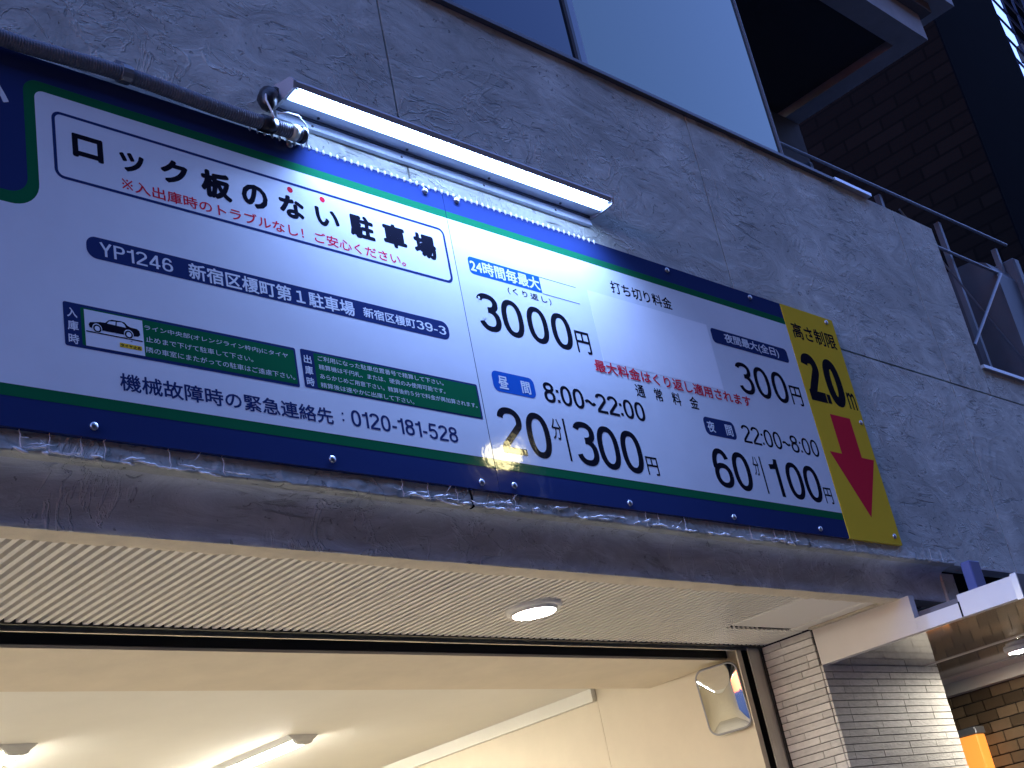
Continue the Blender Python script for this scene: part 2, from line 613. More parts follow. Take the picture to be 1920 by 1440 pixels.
def stucco_panel(x0, x1, z0, z1, step=0.011):
    nx = max(2, int((x1 - x0) / step))
    nz = max(2, int((z1 - z0) / step))
    v, f = [], []
    for j in range(nz + 1):
        for i in range(nx + 1):
            x = x0 + (x1 - x0) * i / nx
            z = z0 + (z1 - z0) * j / nz
            v.append((x, 0.02 - stucco_h(x, z), z))
    w = nx + 1
    for j in range(nz):
        for i in range(nx):
            f.append((j * w + i, j * w + i + 1, (j + 1) * w + i + 1, (j + 1) * w + i))
    mb = MB().add(v, f)
    # sides back into the wall
    b = len(mb.v)
    ring = [i for i in range(nx + 1)] + [j * w + nx for j in range(1, nz + 1)] + [nz * w + i for i in range(nx - 1, -1, -1)] + \
           [j * w for j in range(nz - 1, 0, -1)]
    mb.v += [mb.v[i] for i in ring] + [(mb.v[i][0], 0.09, mb.v[i][2]) for i in ring]
    n = len(ring)
    for k in range(n):
        mb.f.append((b + k, b + n + k, b + n + (k + 1) % n, b + (k + 1) % n))
    return mb


ZT, ZJ, ZB = H + 2.827, H + 1.948, H + 1.087
XJ = [-0.71, 0.81, 2.33, 3.85, 5.366]
g = 0.0042
for i in range(4):
    stucco_panel(XJ[i] + g, XJ[i + 1] - g, ZJ + g, ZT, 0.011 if i else 0.03).build('wall_panel', STUCCO, bld, True)
stucco_panel(XJ[4] + g, 5.735, ZJ + g, ZT).build('wall_panel', STUCCO, bld, True)
for i in range(4):
    lo = ZB + 0.052 if i < 3 else ZB
    if i < 3:
        stucco_panel(XJ[i] + g, XJ[i + 1] - g, lo, ZJ - g, 0.02 if i else 0.04).build('wall_panel', STUCCO, bld, True)
    else:
        stucco_panel(XJ[i] + g, XJ[i + 1] - g, lo, ZJ - g, 0.011).build('wall_panel', STUCCO, bld, True)
stucco_panel(XJ[4] + g, 6.88, ZB, ZJ - g, 0.012).build('wall_panel', STUCCO, bld, True)
stucco_panel(XJ[4] + g + 1.52, 8.4, ZB, ZJ - g, 0.03).build('wall_panel', STUCCO, bld, True)
# block behind the panels, seen as the dark joints
core = MB()
core.box(-0.71, 5.73, 0.075, 0.30, H + 1.10, ZT - 0.01)
core.box(5.73, 8.4, 0.075, 0.30, H + 1.10, H + 2.075)
core.build('wall_core', JOINT, bld)
# lower row rises to a metal edge right of the tall part
stucco_panel(5.739, 6.88, ZJ + g, H + 2.082, 0.012).build('wall_panel', STUCCO, bld, True)
stucco_panel(6.889, 8.4, ZJ + g, H + 2.082, 0.03).build('wall_panel', STUCCO, bld, True)
bx('coping', -0.71, 4.86, 0.0, 0.16, ZT, ZT + 0.014, COPING, bld)
bx('coping', 4.865, 5.16, -0.006, 0.16, ZT + 0.001, ZT + 0.016, SILVER, bld)
bx('coping', 5.735, 8.4, 0.004, 0.2, H + 2.082, H + 2.098, SILVER, bld)
bx('bottom_flashing', 4.93, 8.4, 0.012, 0.06, ZB - 0.008, ZB - 0.001, SILVER, bld)


# ragged stucco rim below the sign
def rim_strip(x0, x1):
    nx = int((x1 - x0) / 0.004)
    prof = 14
    v, f = [], []
    for i in range(nx + 1):
        x = x0 + (x1 - x0) * i / nx
        edge = noise.noise(Vector((x * 9, 1, 2))) * 0.005 + noise.noise(Vector((x * 38, 3, 2))) * 0.004
        for j in range(prof + 1):
            t = j / prof                      # 0 top, 1 bottom
            z = ZB + 0.052 - t * (0.052 - edge)
            p = Vector((x * 22, 7, z * 26))
            lump = max(0.0, noise.noise(p) - 0.05) * 0.008
            fine = noise.noise(Vector((x * 80, 2, z * 80))) * 0.0016
            y = 0.012 - (t ** 3) * 0.004 - lump * (0.3 + t) - fine
            v.append((x, y, z))
        v.append((x, 0.016, ZB + edge * 0.5 - 0.003))
        v.append((x, 0.05, ZB - 0.001))
    w = prof + 3
    for i in range(nx):
        for j in range(w - 1):
            f.append((i * w + j, i * w + j + 1, (i + 1) * w + j + 1, (i + 1) * w + j))
    return MB().add(v, f)


for (a, b) in ((0.2, 0.806), (0.814, 2.326), (2.334, 3.846), (3.854, 4.833)):
    rim_strip(a, b).build('stucco_rim', STUCCO, bld, True)

# pale mortar burrs left by the trowel along the lower edge of the rim
burr = MB()
rb = random.Random(21)


def burr_line(x, z, length, slope, r0):
    n = max(4, int(length / 0.005))
    pts, rad = [], []
    zz = z
    for k in range(n + 1):
        t = k / n
        xx = x + length * t
        zz += slope * length / n + rb.uniform(-0.0022, 0.0022)
        zz = min(max(zz, ZB - 0.006), ZB + 0.046)
        pts.append((xx, 0.003 - 0.004 * noise.noise(Vector((xx * 40, 3, zz * 40))), zz))
        env = min(1.0, 4 * t, 4 * (1 - t))
        rad.append(max(0.0004, r0 * env * (0.45 + 1.1 * abs(noise.noise(Vector((xx * 90, 8, 1)))))))
    burr.tube(pts, rad, 7)


x = 0.9
while x < 4.78:
    dens = 0.5 + noise.noise(Vector((x * 1.9, 2, 6)))
    far = 0.35 if x > 3.75 else 1.0
    L_ = rb.uniform(0.02, 0.13)
    if dens > 0.22:
        for q in range(rb.choice((1, 2, 2, 3))):
            burr_line(x + rb.uniform(0, .04), ZB + abs(rb.gauss(0.002, 0.008)), L_ * rb.uniform(.4, 1), rb.uniform(-.12, .12), rb.uniform(.0016, .0056) * far)
        if rb.random() < 0.35 * far:
            burr_line(x, ZB + rb.uniform(.012, .034), rb.uniform(.012, .035), rb.uniform(-1.2, 1.2), rb.uniform(.001, .0024))
        if rb.random() < 0.5 * far:
            xs = x + rb.uniform(0, .05)
            burr.tube([(xs + rb.uniform(-.003, .003), 0.006, ZB + 0.05 - 0.05 * k / 6) for k in range(7)], [.0006 + .0012 * k / 6 * rb.random() for k in range(7)], 6)
    x += L_ * rb.uniform(0.5, 1.3)
burr.build('mortar_burr', mat('pale_mortar', (0.82, 0.80, 0.78), 0.8, var=0.1, vscale=60), bld, True)


# beam under the rim: soft return, grey face, cream underside, ragged back edge
def lintel(x0, x1):
    prof = [(0.03, ZB - 0.0005), (0.055, ZB - 0.003), (0.072, ZB - 0.010), (0.082, ZB - 0.022), (0.087, ZB - 0.040),
            (0.089, ZB - 0.062), (0.0895, ZB - 0.090), (0.09, ZB - 0.112), (0.091, H + 0.964), (0.094, H + 0.9625)]
    nx = int((x1 - x0) / 0.02)
    v, f = [], []
    for i in range(nx + 1):
        x = x0 + (x1 - x0) * i / nx
        for k, (y, z) in enumerate(prof):
            v.append((x, y - noise.noise(Vector((x * 9, k, z * 9))) * 0.0035, z + (noise.noise(Vector((x * 7, 2, 2))) * 0.002 if k > 7 else 0)))
    w = len(prof)
    for i in range(nx):
        for j in range(w - 1):
            f.append((i * w + j, (i + 1) * w + j, (i + 1) * w + j + 1, i * w + j + 1)[::-1])
    return MB().add(v, f)


lintel(0.2, 4.833).build('lintel_face', LINTEL, bld, True)
und = MB()
nx = 900
vv, ff = [], []
for i in range(nx + 1):
    x = 0.2 + 4.633 * i / nx
    for k, (y, z) in enumerate(((0.094, 0.9625), (0.12, 0.9622), (0.145, 0.9625), (0.158, 0.964), (0.168, 0.968), (0.176, 0.975))):
        j = noise.noise(Vector((x * 24, k * 1.7, 1))) * (0.010 if k >= 3 else 0.001) + noise.noise(Vector((x * 75, k * 2.3, 3))) * (0.004 if k >= 2 else 0)
        v2 = noise.noise(Vector((x * 60, k * 3.1, 9))) * (0.0035 if k >= 2 else 0.0004)
        vv.append((x, y + (j if k else 0), H + z + v2))
for i in range(nx):
    for j in range(5):
        ff.append((i * 6 + j, i * 6 + j + 1, (i + 1) * 6 + j + 1, (i + 1) * 6 + j))
und.add(vv, ff).build('lintel_underside', CREAM_RENDER, bld, True)
bx('wall_return', 4.836, 4.93, 0.080, 0.2, H + 0.885, ZB - 0.012, STUCCO, bld)
bx('lintel_end', 4.80, 4.8329, 0.0905, 0.2, H + 0.963, ZB - 0.12, STUCCO, bld)

# ridged metal soffit
ZS = H + 0.973
pitch = 0.0285
so = MB()
vv, ff = [], []
x = -1.6
xe = 4.0
Y0, Y1 = 0.165, 0.722
prof = []
while x < xe:
    prof += [(x, ZS + 0.026), (x + pitch * .04, ZS), (x + pitch * .52, ZS), (x + pitch * .56, ZS + 0.026)]
    x += pitch
prof.append((x, ZS + 0.026))
for (px, pz) in prof:
    vv += [(px, Y0, pz), (px, Y1, pz)]
for i in range(len(prof) - 1):
    ff.append((2 * i, 2 * i + 1, 2 * i + 3, 2 * i + 2))
so.add(vv, ff)
x1 = x
prof = []
while x < 4.50:       # the ridges go on behind the hatch
    prof += [(x, ZS + 0.009), (x + pitch * .10, ZS), (x + pitch * .52, ZS), (x + pitch * .62, ZS + 0.009)]
    x += pitch
k0 = len(so.v)
vv, ff = [], []
for (px, pz) in prof:
    vv += [(min(px, 4.5), 0.535, pz), (min(px, 4.5), Y1, pz)]
for i in range(len(prof) - 1):
    ff.append((2 * i, 2 * i + 1, 2 * i + 3, 2 * i + 2))
so.add(vv, ff)
so.build('ridged_soffit', SOFFIT, bld)
hatch = bx('inspection_hatch', x1 + 0.004, 4.395, 0.165, 0.512, ZS + 0.0015, ZS + 0.03, SOFFIT, bld, 0.003)
bx('soffit_strip', 4.402, 4.5, 0.165, 0.53, ZS + 0.0005, ZS + 0.03, SOFFIT, bld, 0.003)
vent = MB()
xv = 4.22
while xv < 4.41:
    vent.prism_y([(xv, ZS + 0.004), (xv + 0.010, ZS + 0.004), (xv + 0.012, ZS + 0.012), (xv + 0.002, ZS + 0.012)], 0.514, 0.532)
    xv += 0.015
vent.build('vent_slot', BLACKMETAL, bld)
bx('soffit_trim', 4.470, 4.4995, 0.165, 0.488, ZS - 0.0075, ZS - 0.0005, CREAM_RENDER, bld)
bx('soffit_backing', -0.7, 4.5, 0.2, 0.715, ZS + 0.035, ZS + 0.06, JOINT, bld)

# shutter slot, beam, garage interior
sl = MB()
sl.box(-4, 4.5, 0.722, 0.728, ZS - 0.004, ZS + 0.30)
sl.box(-4, 4.5, 0.905, 0.911, ZS + 0.003, ZS + 0.30)
sl.box(-4, 4.5, 0.728, 0.905, ZS + 0.295, ZS + 0.30)
sl.build('shutter_slot', BLACKMETAL, bld)
bx('slot_trim', -4, 4.47, 0.777, 0.784, ZS - 0.004, ZS + 0.02, ALU, bld)
bx('ceiling_beam', -4, 4.5, 0.9115, 1.33, H + 0.968, H + 1.3, BEAM, bld)
bx('interior_ceiling', -4, 4.5, 1.3305, 8.5, H + 1.05, H + 1.3, CEIL, bld)
iw = MB()
iw.box(4.50, 4.6, 1.634, 8.5, 0, H + 1.3)
iw.build('interior_wall', INWALL, bld)
bx('interior_wall', 4.497, 4.6, 0.80, 1.630, 0, H + 1.3, INWALL, bld)
bx('interior_wall', -4.1, 4.6, 8.5, 8.6, 0, H + 1.3, INWALL, bld)
bx('interior_wall', -4.1, -4.0, 0.2, 8.5, 0, H + 1.3, INWALL, bld)
bx('roof_slab', -4.1, 4.6, 0.30, 8.6, H + 1.301, H + 1.5, DARKCONC, bld)
bx('wall_moulding', 4.474, 4.4995, 1.636, 8.5, H + 0.995, H + 1.0495, CEIL, bld)

# tile pillar at the right jamb of the entrance
pil = thing('tile_pillar', 'pillar of narrow rough grey tiles right of the car park entrance', 'pillar', (4.93, 0.8, 0))
bx('pillar_core', 4.508, 5.362, 0.498, 1.3, 0, H + 0.9695, GROUT, pil)
tl = MB()
ch = 0.0274
row = 0
z = H + 0.968
rnd = random.Random(3)
while z > 0.9:
    z0 = z - ch
    # front face
    x = 4.5 - rnd.choice((0, .05, .1, .15))
    while x < 5.37:
        a, b = max(x, 4.5), min(x + 0.205, 5.37)
        if b - a > 0.012 and z0 + ch < H + 0.842:
            tl.box(a + 0.0012, b - 0.0012, 0.49 - rnd.random() * 0.0022, 0.4995, z0 + 0.0016, z - 0.0016)
        x += 0.205
    # reveal face
    y = 0.502 - rnd.choice((0.0, .06, .12, .16))
    while y < 0.735:
        a, b = max(y, 0.5), min(y + 0.205, 0.735)
        if b - a > 0.012:
            tl.box(4.5 - rnd.random() * 0.0022, 4.5095, a + 0.0012, b - 0.0012, z0 + 0.0016, z - 0.0016)
        y += 0.205
    z = z0
tl.build('tile_facing', TILE, pil)

# shutter guide rail
gd = thing('shutter_guide', 'worn steel shutter guide rail beside the tile pillar', 'guide rail', (4.45, 0.76, 0))
bx('front_flange', 4.412, 4.487, 0.742, 0.747, 0, ZS - 0.006, ALU, gd)
gm = MB()
gm.box(4.488, 4.4965, 0.736, 0.80, 0, ZS - 0.006)
gm.box(4.380, 4.4875, 0.770, 0.776, 0, ZS - 0.006)
gm.build('channel', BLACKMETAL, gd)
bx('rear_flange', 4.366, 4.396, 0.764, 0.769, 0, ZS - 0.006, INWALL, gd)

# ------------------------------------------------------------------ lamps of the car park
def fluorescent(x, y, label):
    t = thing('batten_lamp', label, 'ceiling lamp', (x, y, H + 1.05), 'batten lamps on the garage ceiling')
    zc = H + 1.0495
    prof = [(x - 0.078, zc), (x + 0.078, zc), (x + 0.050, zc - 0.020), (x - 0.050, zc - 0.020)]
    MB().prism_y(prof, y, y + 1.25).build('housing', LAMPWHITE, t)
    prof = [(x - 0.040, zc - 0.0205), (x + 0.040, zc - 0.0205), (x + 0.034, zc - 0.030), (x + 0.018, zc - 0.036), (x - 0.018, zc - 0.036), (x - 0.034, zc - 0.030)]
    MB().prism_y(prof, y + 0.02, y + 1.23).build('diffuser', TUBE, t)
    MB().prism_y([(x - 0.048, zc - 0.0205), (x + 0.048, zc - 0.0205), (x + 0.038, zc - 0.034), (x + 0.020, zc - 0.039), (x - 0.020, zc - 0.039), (x - 0.038, zc - 0.034)], y, y + 0.0195).build('end_cap', LAMPWHITE, t)
    return t


f1 = fluorescent(3.44, 2.33, 'white batten lamp glowing on the cream garage ceiling, nearer the mirror')
f2 = copy_tree(f1)
f2.location.x = 2.21
f2['label'] = 'white batten lamp cut by the left edge of the photo, on the garage ceiling'
for (dx, dy) in ((0.98, 2.33), (-0.25, 2.33), (3.44, 5.0), (0.98, 5.0)):  # added unseen lamps that light the interior
    k = copy_tree(f1)
    k.location.x, k.location.y = dx, dy
    k['label'] = 'added batten lamp out of view, lighting the garage'


def downlight(x, y, z, r, glow, label, group):
    t = thing('downlight', label, 'downlight', (x, y, z), group)
    def lathe(prof, seg=40):
        v, f = [], []
        for k in range(seg):
            a = 2 * math.pi * k / seg
            v += [(x + p * math.cos(a), y + p * math.sin(a), z + q) for p, q in prof]
        n = len(prof)
        for k in range(seg):
            for i in range(n - 1):
                f.append((k * n + i, ((k + 1) % seg) * n + i, ((k + 1) % seg) * n + i + 1, k * n + i + 1))
        return MB().add(v, f)
    lathe([(r, 0.012), (r, -0.004), (r * .96, -0.010), (r * .86, -0.011), (r * .82, -0.008), (r * .80, -0.014), (r * .76, -0.020), (r * .745, -0.018)]).build('trim_ring', LAMPWHITE, t, True)
    lathe([(r * .745, -0.0185), (r * .5, -0.022), (0.001, -0.023)]).build('lens', glow, t, True)
    return t


downlight(2.92, 0.425, ZS, 0.088, DOWN, 'round white downlight set into the ridged cream soffit', 'downlights')
downlight(0.92, 0.425, ZS, 0.088, DOWN, 'added downlight out of view, brightening the soffit by ground bounce', 'downlights')  # added lamp: its light bounces off the paving onto the soffit
downlight(-1.08, 0.425, ZS, 0.088, DOWN, 'added downlight out of view, brightening the soffit by ground bounce', 'downlights')  # second added lamp, also there for the bounced light

# rounded safety mirror inside the entrance
mr = thing('safety_mirror', 'rounded rectangular convex mirror on the garage wall beside the guide rail', 'mirror', (4.39, 0.93, H + 0.82))
ux = Vector((0.20, -0.98, 0)).normalized()
nrm = Vector((-0.98, -0.20, -0.10)).normalized()
uz = nrm.cross(ux).normalized()
if uz.z < 0:
    uz = -uz
ctr = Vector((4.452, 0.940, H + 0.822))


def mirror_shell(hw, hh, r, bulge, off):
    out = rrect(-hw, -hh, hw, hh, r, 8)
    v, f = [], []
    rings = 7
    n = len(out)
    for k in range(rings):
        s = 1 - k / rings
        for (a, b) in out:
            a2, b2 = a * s, b * s
            d = bulge * (1 - (s ** 2))
            v.append(tuple(ctr + ux * a2 + uz * b2 + nrm * (d + off)))
    v.append(tuple(ctr + nrm * (bulge + off)))
    for k in range(rings - 1):
        for i in range(n):
            f.append((k * n + i, k * n + (i + 1) % n, (k + 1) * n + (i + 1) % n, (k + 1) * n + i))
    for i in range(n):
        f.append(((rings - 1) * n + i, (rings - 1) * n + (i + 1) % n, rings * n))
    return MB().add(v, f)


mirror_shell(0.090, 0.126, 0.036, 0.011, 0.004).build('mirror_face', MIRROR, mr, True)
rim = MB()
out = rrect(-0.092, -0.128, 0.092, 0.128, 0.037, 8)
rim.tube([tuple(ctr + ux * a + uz * b) for a, b in out + [out[0]]], 0.0055, 8, False)
rim.build('rim', MIRRORRIM, mr, True)
MB().tube([tuple(ctr - nrm * 0.01), tuple(ctr - nrm * 0.06), (4.499, 0.96, H + 0.84)], 0.01, 8).build('bracket', BLACKMETAL, mr)

# ================================================================== the signs
def bolt(x, z, parent):
    v, f = [], []
    seg = 10
    prof = [(0.0095, 0.0), (0.0095, -0.0025), (0.0085, -0.0045), (0.005, -0.006), (0.0005, -0.0065)]
    for k in range(seg):
        a = 2 * math.pi * k / seg
        v += [(x + p * math.cos(a), -0.0012 + q, z + p * math.sin(a)) for p, q in prof]
    n = len(prof)
    for k in range(seg):
        for i in range(n - 1):
            f.append((k * n + i, ((k + 1) % seg) * n + i, ((k + 1) % seg) * n + i + 1, k * n + i + 1)[::-1])
    MB().add(v, f).build('bolt', CHROME, parent, True)


SB, ST, SEAM = 2.7316, 3.654, 2.4265
y1, y2, y3, y4, y5 = -0.00025, -0.00045, -0.00065, -0.00085, -0.00105


def arcp(cx, cz, r, a0, a1, n=10):
    return [(cx + r * math.cos(math.radians(a0 + (a1 - a0) * k / n)), cz + r * math.sin(math.radians(a0 + (a1 - a0) * k / n))) for k in range(n + 1)]


sg = thing('parking_sign', 'large blue and white parking sign with title, address and phone number under the strip lamp',
           'sign', (0.35, 0.0, SB))
bx('sign_panel', 0.35, SEAM - 0.001, 0, 0.016, SB, ST, NAVY, sg)


def white_shape(x1, top, bot, xl, stepz, r1, r2, x_end):
    pts = [(x1, bot), (x_end, bot), (x_end, top)]
    pts += arcp(xl + r1, top - r1, r1, 90, 180)
    pts += arcp(xl - r2, stepz + r2, r2, 0, -90)
    pts += [(x1, stepz)]
    return pts


decal('green_border', white_shape(0.35, 3.590, 2.798, 1.1725, 3.2785, 0.036, 0.045, SEAM - 0.0012), y1, GREEN, sg)
decal('white_field', white_shape(0.35, 3.5648, 2.8242, 1.198, 3.2484, 0.022, 0.066, SEAM - 0.0012), y2, WHITE, sg)
T('logo_lettering', 'ム', (1.035, 3.503, 1.1384, 3.60), y2, WHITE, sg, 0.02)
o_ = rrect(1.2354, 3.3453, 2.4038, 3.523, 0.022)
i_ = rrect(1.2434, 3.3526, 2.3958, 3.5157, 0.015)
ring_decal('title_frame', o_, i_, y3, NAVY, sg)
for ch, rc in (('ロ', (1.2812, 3.4143, 1.3566, 3.4772)), ('ッ', (1.3967, 3.4130, 1.4600, 3.4665)), ('ク', (1.5024, 3.415, 1.5764, 3.4822)),
               ('板', (1.6107, 3.4069, 1.6961, 3.4859)), ('の', (1.7258, 3.4116, 1.8022, 3.4815)), ('な', (1.8365, 3.4130, 1.9137, 3.4800)),
               ('い', (1.9482, 3.4168, 2.0242, 3.4730)), ('駐', (2.0584, 3.4113, 2.1408, 3.4845)), ('車', (2.1705, 3.4118, 2.2523, 3.4865)),
               ('場', (2.279, 3.4078, 2.3599, 3.4848))):
    T('title_lettering', ch, rc, y3, BLACK, sg, 0.05)
for (x, z) in ((1.8768, 3.4994), (1.9783, 3.4990)):
    decal('red_dot', arcp(x, z, 0.0088, 0, 342, 19), y3, RED, sg)
T('red_notice', '入出庫時のトラブルなし！ご安心ください。', (1.4300, 3.3600, 2.2351, 3.3928), y3, RED, sg, 0.016)
km = MB()
kx, kz = 1.4115, 3.3765
for k, q in enumerate((1, -1)):
    kv, kf = ribbon([(kx - .0125, kz - q * .0125), (kx + .0125, kz + q * .0125)], .0034)
    km.add([(a, y3 - 1e-5 * k, c) for a, c in kv], kf)
for dx, dz in ((.0105, 0), (-.0105, 0), (0, .0105), (0, -.0105)):
    km.add([(a, y3 - 3e-5, c) for a, c in arcp(kx + dx, kz + dz, .0026, 0, 330, 11)], [tuple(range(12))])
km.build('reference_mark', RED, sg)

pl = decal('address_banner', rrect(1.2979, 3.1588, 2.35, 3.214, 0.0235, 8), y3, NAVY, sg)
N('lettering', 'YP1246', (1.3294, 3.1688, 1.5093, 3.2042), y4, WHITE, pl, .125, .11)
T('lettering', '新宿区榎町第１駐車場', (1.5499, 3.1642, 2.0285, 3.2066), y4, WHITE, pl, 0.022)
T('lettering', '新宿区榎町', (2.0568, 3.1705, 2.2310, 3.1999), y4, WHITE, pl, 0.022)
N('lettering', '39-3', (2.2345, 3.1725, 2.338, 3.1985), y4, WHITE, pl, .14, .09)

nb = decal('entry_notice', rrect(1.2345, 2.9328, 1.8231, 3.0367, 0.005, 3), y3, NAVY, sg)
decal('notice_field', rrect(1.2736, 2.9405, 1.8178, 3.0301, 0.003, 2), y4, GREEN, nb)
for ch, rc in (('入', (1.2426, 3.0015, 1.2658, 3.0240)), ('庫', (1.2425, 2.9706, 1.2668, 2.9940)), ('時', (1.2428, 2.9392, 1.2663, 2.9626))):
    T('heading', ch, rc, y4, WHITE, nb, 0.022)
for body, rc in (('ライン中央部(オレンジライン枠内)にタイヤ', (1.4221, 3.0035, 1.7994, 3.0178)),
                 ('止めまで下げて駐車して下さい。', (1.4231, 2.9765, 1.6983, 2.9905)),
                 ('隣の車室にまたがっての駐車はご遠慮下さい。', (1.4218, 2.9500, 1.8115, 2.9645))):
    T('notice_lettering', body, rc, y5, WHITE, nb)
pc = decal('picture_field', [(1.2812, 2.9404), (1.4179, 2.9404), (1.4179, 3.0269), (1.2812, 3.0269)], y5, WHITE, nb)
yy = y5 - 0.0002
decal('car_drawing', [(1.29, 2.9922), (1.2934, 2.9977), (1.3018, 2.9994), (1.3173, 3.0026), (1.3289, 3.0034), (1.3364, 3.0105), (1.3444, 3.0138),
                      (1.3647, 3.0148), (1.3741, 3.0134), (1.3814, 3.0068), (1.3875, 3.004), (1.4033, 3.0031), (1.4086, 2.9993), (1.4102, 2.9899),
                      (1.405, 2.9848), (1.3921, 2.9831), (1.319, 2.983), (1.2992, 2.9838), (1.2918, 2.9854)][::-1], yy, BLACK, nb)
decal('car_window', [(1.3327, 3.0025), (1.3378, 3.0084), (1.3535, 3.0108), (1.352, 3.0016)][::-1], yy - 0.0001, WHITE, nb)
decal('car_window', [(1.3558, 3.0105), (1.3677, 3.0121), (1.3737, 3.0085), (1.377, 3.0011), (1.3551, 3.0015)][::-1], yy - 0.0001, WHITE, nb)
for wx in (1.3092, 1.3826):
    decal('wheel_arch', arcp(wx, 2.9862, 0.0112, 0, 342, 19), yy - 0.0001, WHITE, nb)
    decal('wheel', arcp(wx, 2.9855, 0.0096, 0, 342, 19), yy - 0.0002, BLACK, nb)
    decal('hubcap', arcp(wx, 2.9855, 0.0060, 0, 342, 19), yy - 0.0003, WHITE, nb)
decal('road_line', [(1.2836, 2.9737), (1.4146, 2.9737), (1.4146, 2.9765), (1.2836, 2.9765)], yy, BLACK, nb)
decal('wheel_stop', arcp(1.3877, 2.9688, 0.0024, 0, 180, 8), yy, GREYV, nb)
yl = decal('yellow_tag', [(1.359, 2.9515), (1.4116, 2.9515), (1.4116, 2.9622), (1.359, 2.9622)], yy, YELLOW, nb)
T('tag_lettering', 'タイヤ止め', (1.361, 2.9527, 1.4096, 2.9610), yy - 0.0001, BLACK, nb, 0.03)

nb = decal('exit_notice', rrect(1.8376, 2.9363, 2.4158, 3.0389, 0.005, 3), y3, NAVY, sg)
decal('notice_field', rrect(1.8760, 2.9405, 2.4102, 3.0335, 0.003, 2), y4, GREEN, nb)
for ch, rc in (('出', (1.8450, 3.0022, 1.8675, 3.0245)), ('庫', (1.8445, 2.9722, 1.8679, 2.9955)), ('時', (1.8450, 2.9423, 1.8675, 2.9648))):
    T('heading', ch, rc, y4, WHITE, nb, 0.022)
for body, rc in (('ご利用になった駐車位置番号で精算して下さい。', (1.8875, 3.0150, 2.2927, 3.0290)),
                 ('精算機は千円札、または、硬貨のみ使用可能です。', (1.8874, 2.9915, 2.2938, 3.0055)),
                 ('あらかじめご用意下さい。精算後約５分で料金が再加算されます。', (1.8873, 2.9670, 2.4022, 2.9808)),
                 ('精算後は速やかに出庫して下さい。', (1.8858, 2.9433, 2.1774, 2.9570))):
    T('notice_lettering', body, rc, y5, WHITE, nb)

T('phone_heading', '機械故障時の緊急連絡先', (1.3529, 2.8487, 1.9091, 2.8905), y3, NAVY, sg, 0.02)
for zz in (2.8627, 2.8801):
    decal('colon', [(1.9364, zz), (1.9416, zz), (1.9416, zz + 0.0052), (1.9364, zz + 0.0052)], y3, NAVY, sg)
N('phone_number', '0120-181-528', (1.9640, 2.8540, 2.3095, 2.8972), y3, NAVY, sg, .135, .09)
for (x, z) in ((1.8955, 3.6426), (2.3577, 3.6360), (1.285, 2.756), (1.8865, 2.7564), (2.3631, 2.7503)):
    bolt(x, z, sg)

# ---- fee board
fb = thing('fee_board', 'white fee board with black prices between the parking sign and the yellow height limit sign',
           'sign', (SEAM + 0.001, 0.0, SB))
bx('sign_panel', SEAM + 0.001, 4.1005, 0.0, 0.016, SB, ST, NAVY, fb)
decal('green_border', [(SEAM + 0.0012, 2.798), (4.1003, 2.798), (4.1003, 3.590), (SEAM + 0.0012, 3.590)], y1, GREEN, fb)
decal('white_field', [(SEAM + 0.0012, 2.8242), (4.1003, 2.8242), (4.1003, 3.5648), (SEAM + 0.0012, 3.5648)], y2, WHITE, fb)
tg = decal('day_rate_tag', rrect(2.4775, 3.3985, 2.7685, 3.4555, 0.014, 6, (1, 0, 0, 1)), y3, BLUE, fb)
T('lettering', '24時間毎最大', (2.4832, 3.4055, 2.7640, 3.4490), y4, WHITE, tg, 0.025)
decal('rule', [(2.7690, 3.4535), (2.9306, 3.4535), (2.9306, 3.4552), (2.7690, 3.4552)], y3, NAVY, fb)
decal('rule', [(2.7690, 3.3966), (2.9326, 3.3966), (2.9326, 3.3985), (2.7690, 3.3985)], y3, NAVY, fb)
T('small_lettering', '(くり返し)', (2.6185, 3.3634, 2.8005, 3.3885), y3, BLACK, fb, 0.02, 1.35)
for ch, c in (('3', 2.5216), ('0', 2.6150), ('0', 2.7175), ('0', 2.8183)):
    N('price_numeral', ch, (c - .0425, 3.2205, c + .0425, 3.3415), y3, BLACK, fb, .135)
T('yen_lettering', '円', (2.8738, 3.2229, 2.9376, 3.2975), y3, BLACK, fb, 0.015)
chips = MB()
rr_ = random.Random(5)
for (cx, cz, s) in ((2.492, 3.322, .006), (2.488, 3.313, .004), (2.497, 3.261, .007), (2.492, 3.254, .006), (2.501, 3.249, .004), (2.5035, 3.262, .003)):
    pts = [(cx + s * rr_.uniform(.5, 1.1) * math.cos(t), y4 - 0.0001, cz + s * rr_.uniform(.4, 1.0) * math.sin(t)) for t in (0, 1, 2.1, 3, 4.2, 5.3)]
    chips.add(pts, [tuple(range(6))])
chips.build('paint_chips', WHITE, fb)
pt = bx('blank_sticker', 2.9823, 3.5816, y3, y2, 3.2125, 3.459, PATCH, fb)
N('raised_numeral', '1000', (3.0492, 3.2235, 3.3785, 3.3360), y3 - 0.0001, PATCHL, pt, .12, .35)
T('raised_lettering', '円', (3.4209, 3.2235, 3.4819, 3.2927), y3 - 0.0001, PATCHL, pt, 0.01)
T('heading', '打ち切り料金', (3.1061, 3.4775, 3.4111, 3.5226), y3, BLACK, fb, 0.016)
tg = decal('night_cap_tag', rrect(3.5972, 3.3956, 4.0479, 3.4525, 0.016, 6), y3 - 0.0003, NAVY, fb)
T('lettering', '夜間最大(全日)', (3.6701, 3.4040, 3.9906, 3.4455), y4 - 0.0003, WHITE, tg, 0.022)
for ch, c in (('3', 3.7280), ('0', 3.8285), ('0', 3.9335)):
    N('price_numeral', ch, (c - .0440, 3.2205, c + .0440, 3.3415), y3 - 0.0003, BLACK, fb, .125)
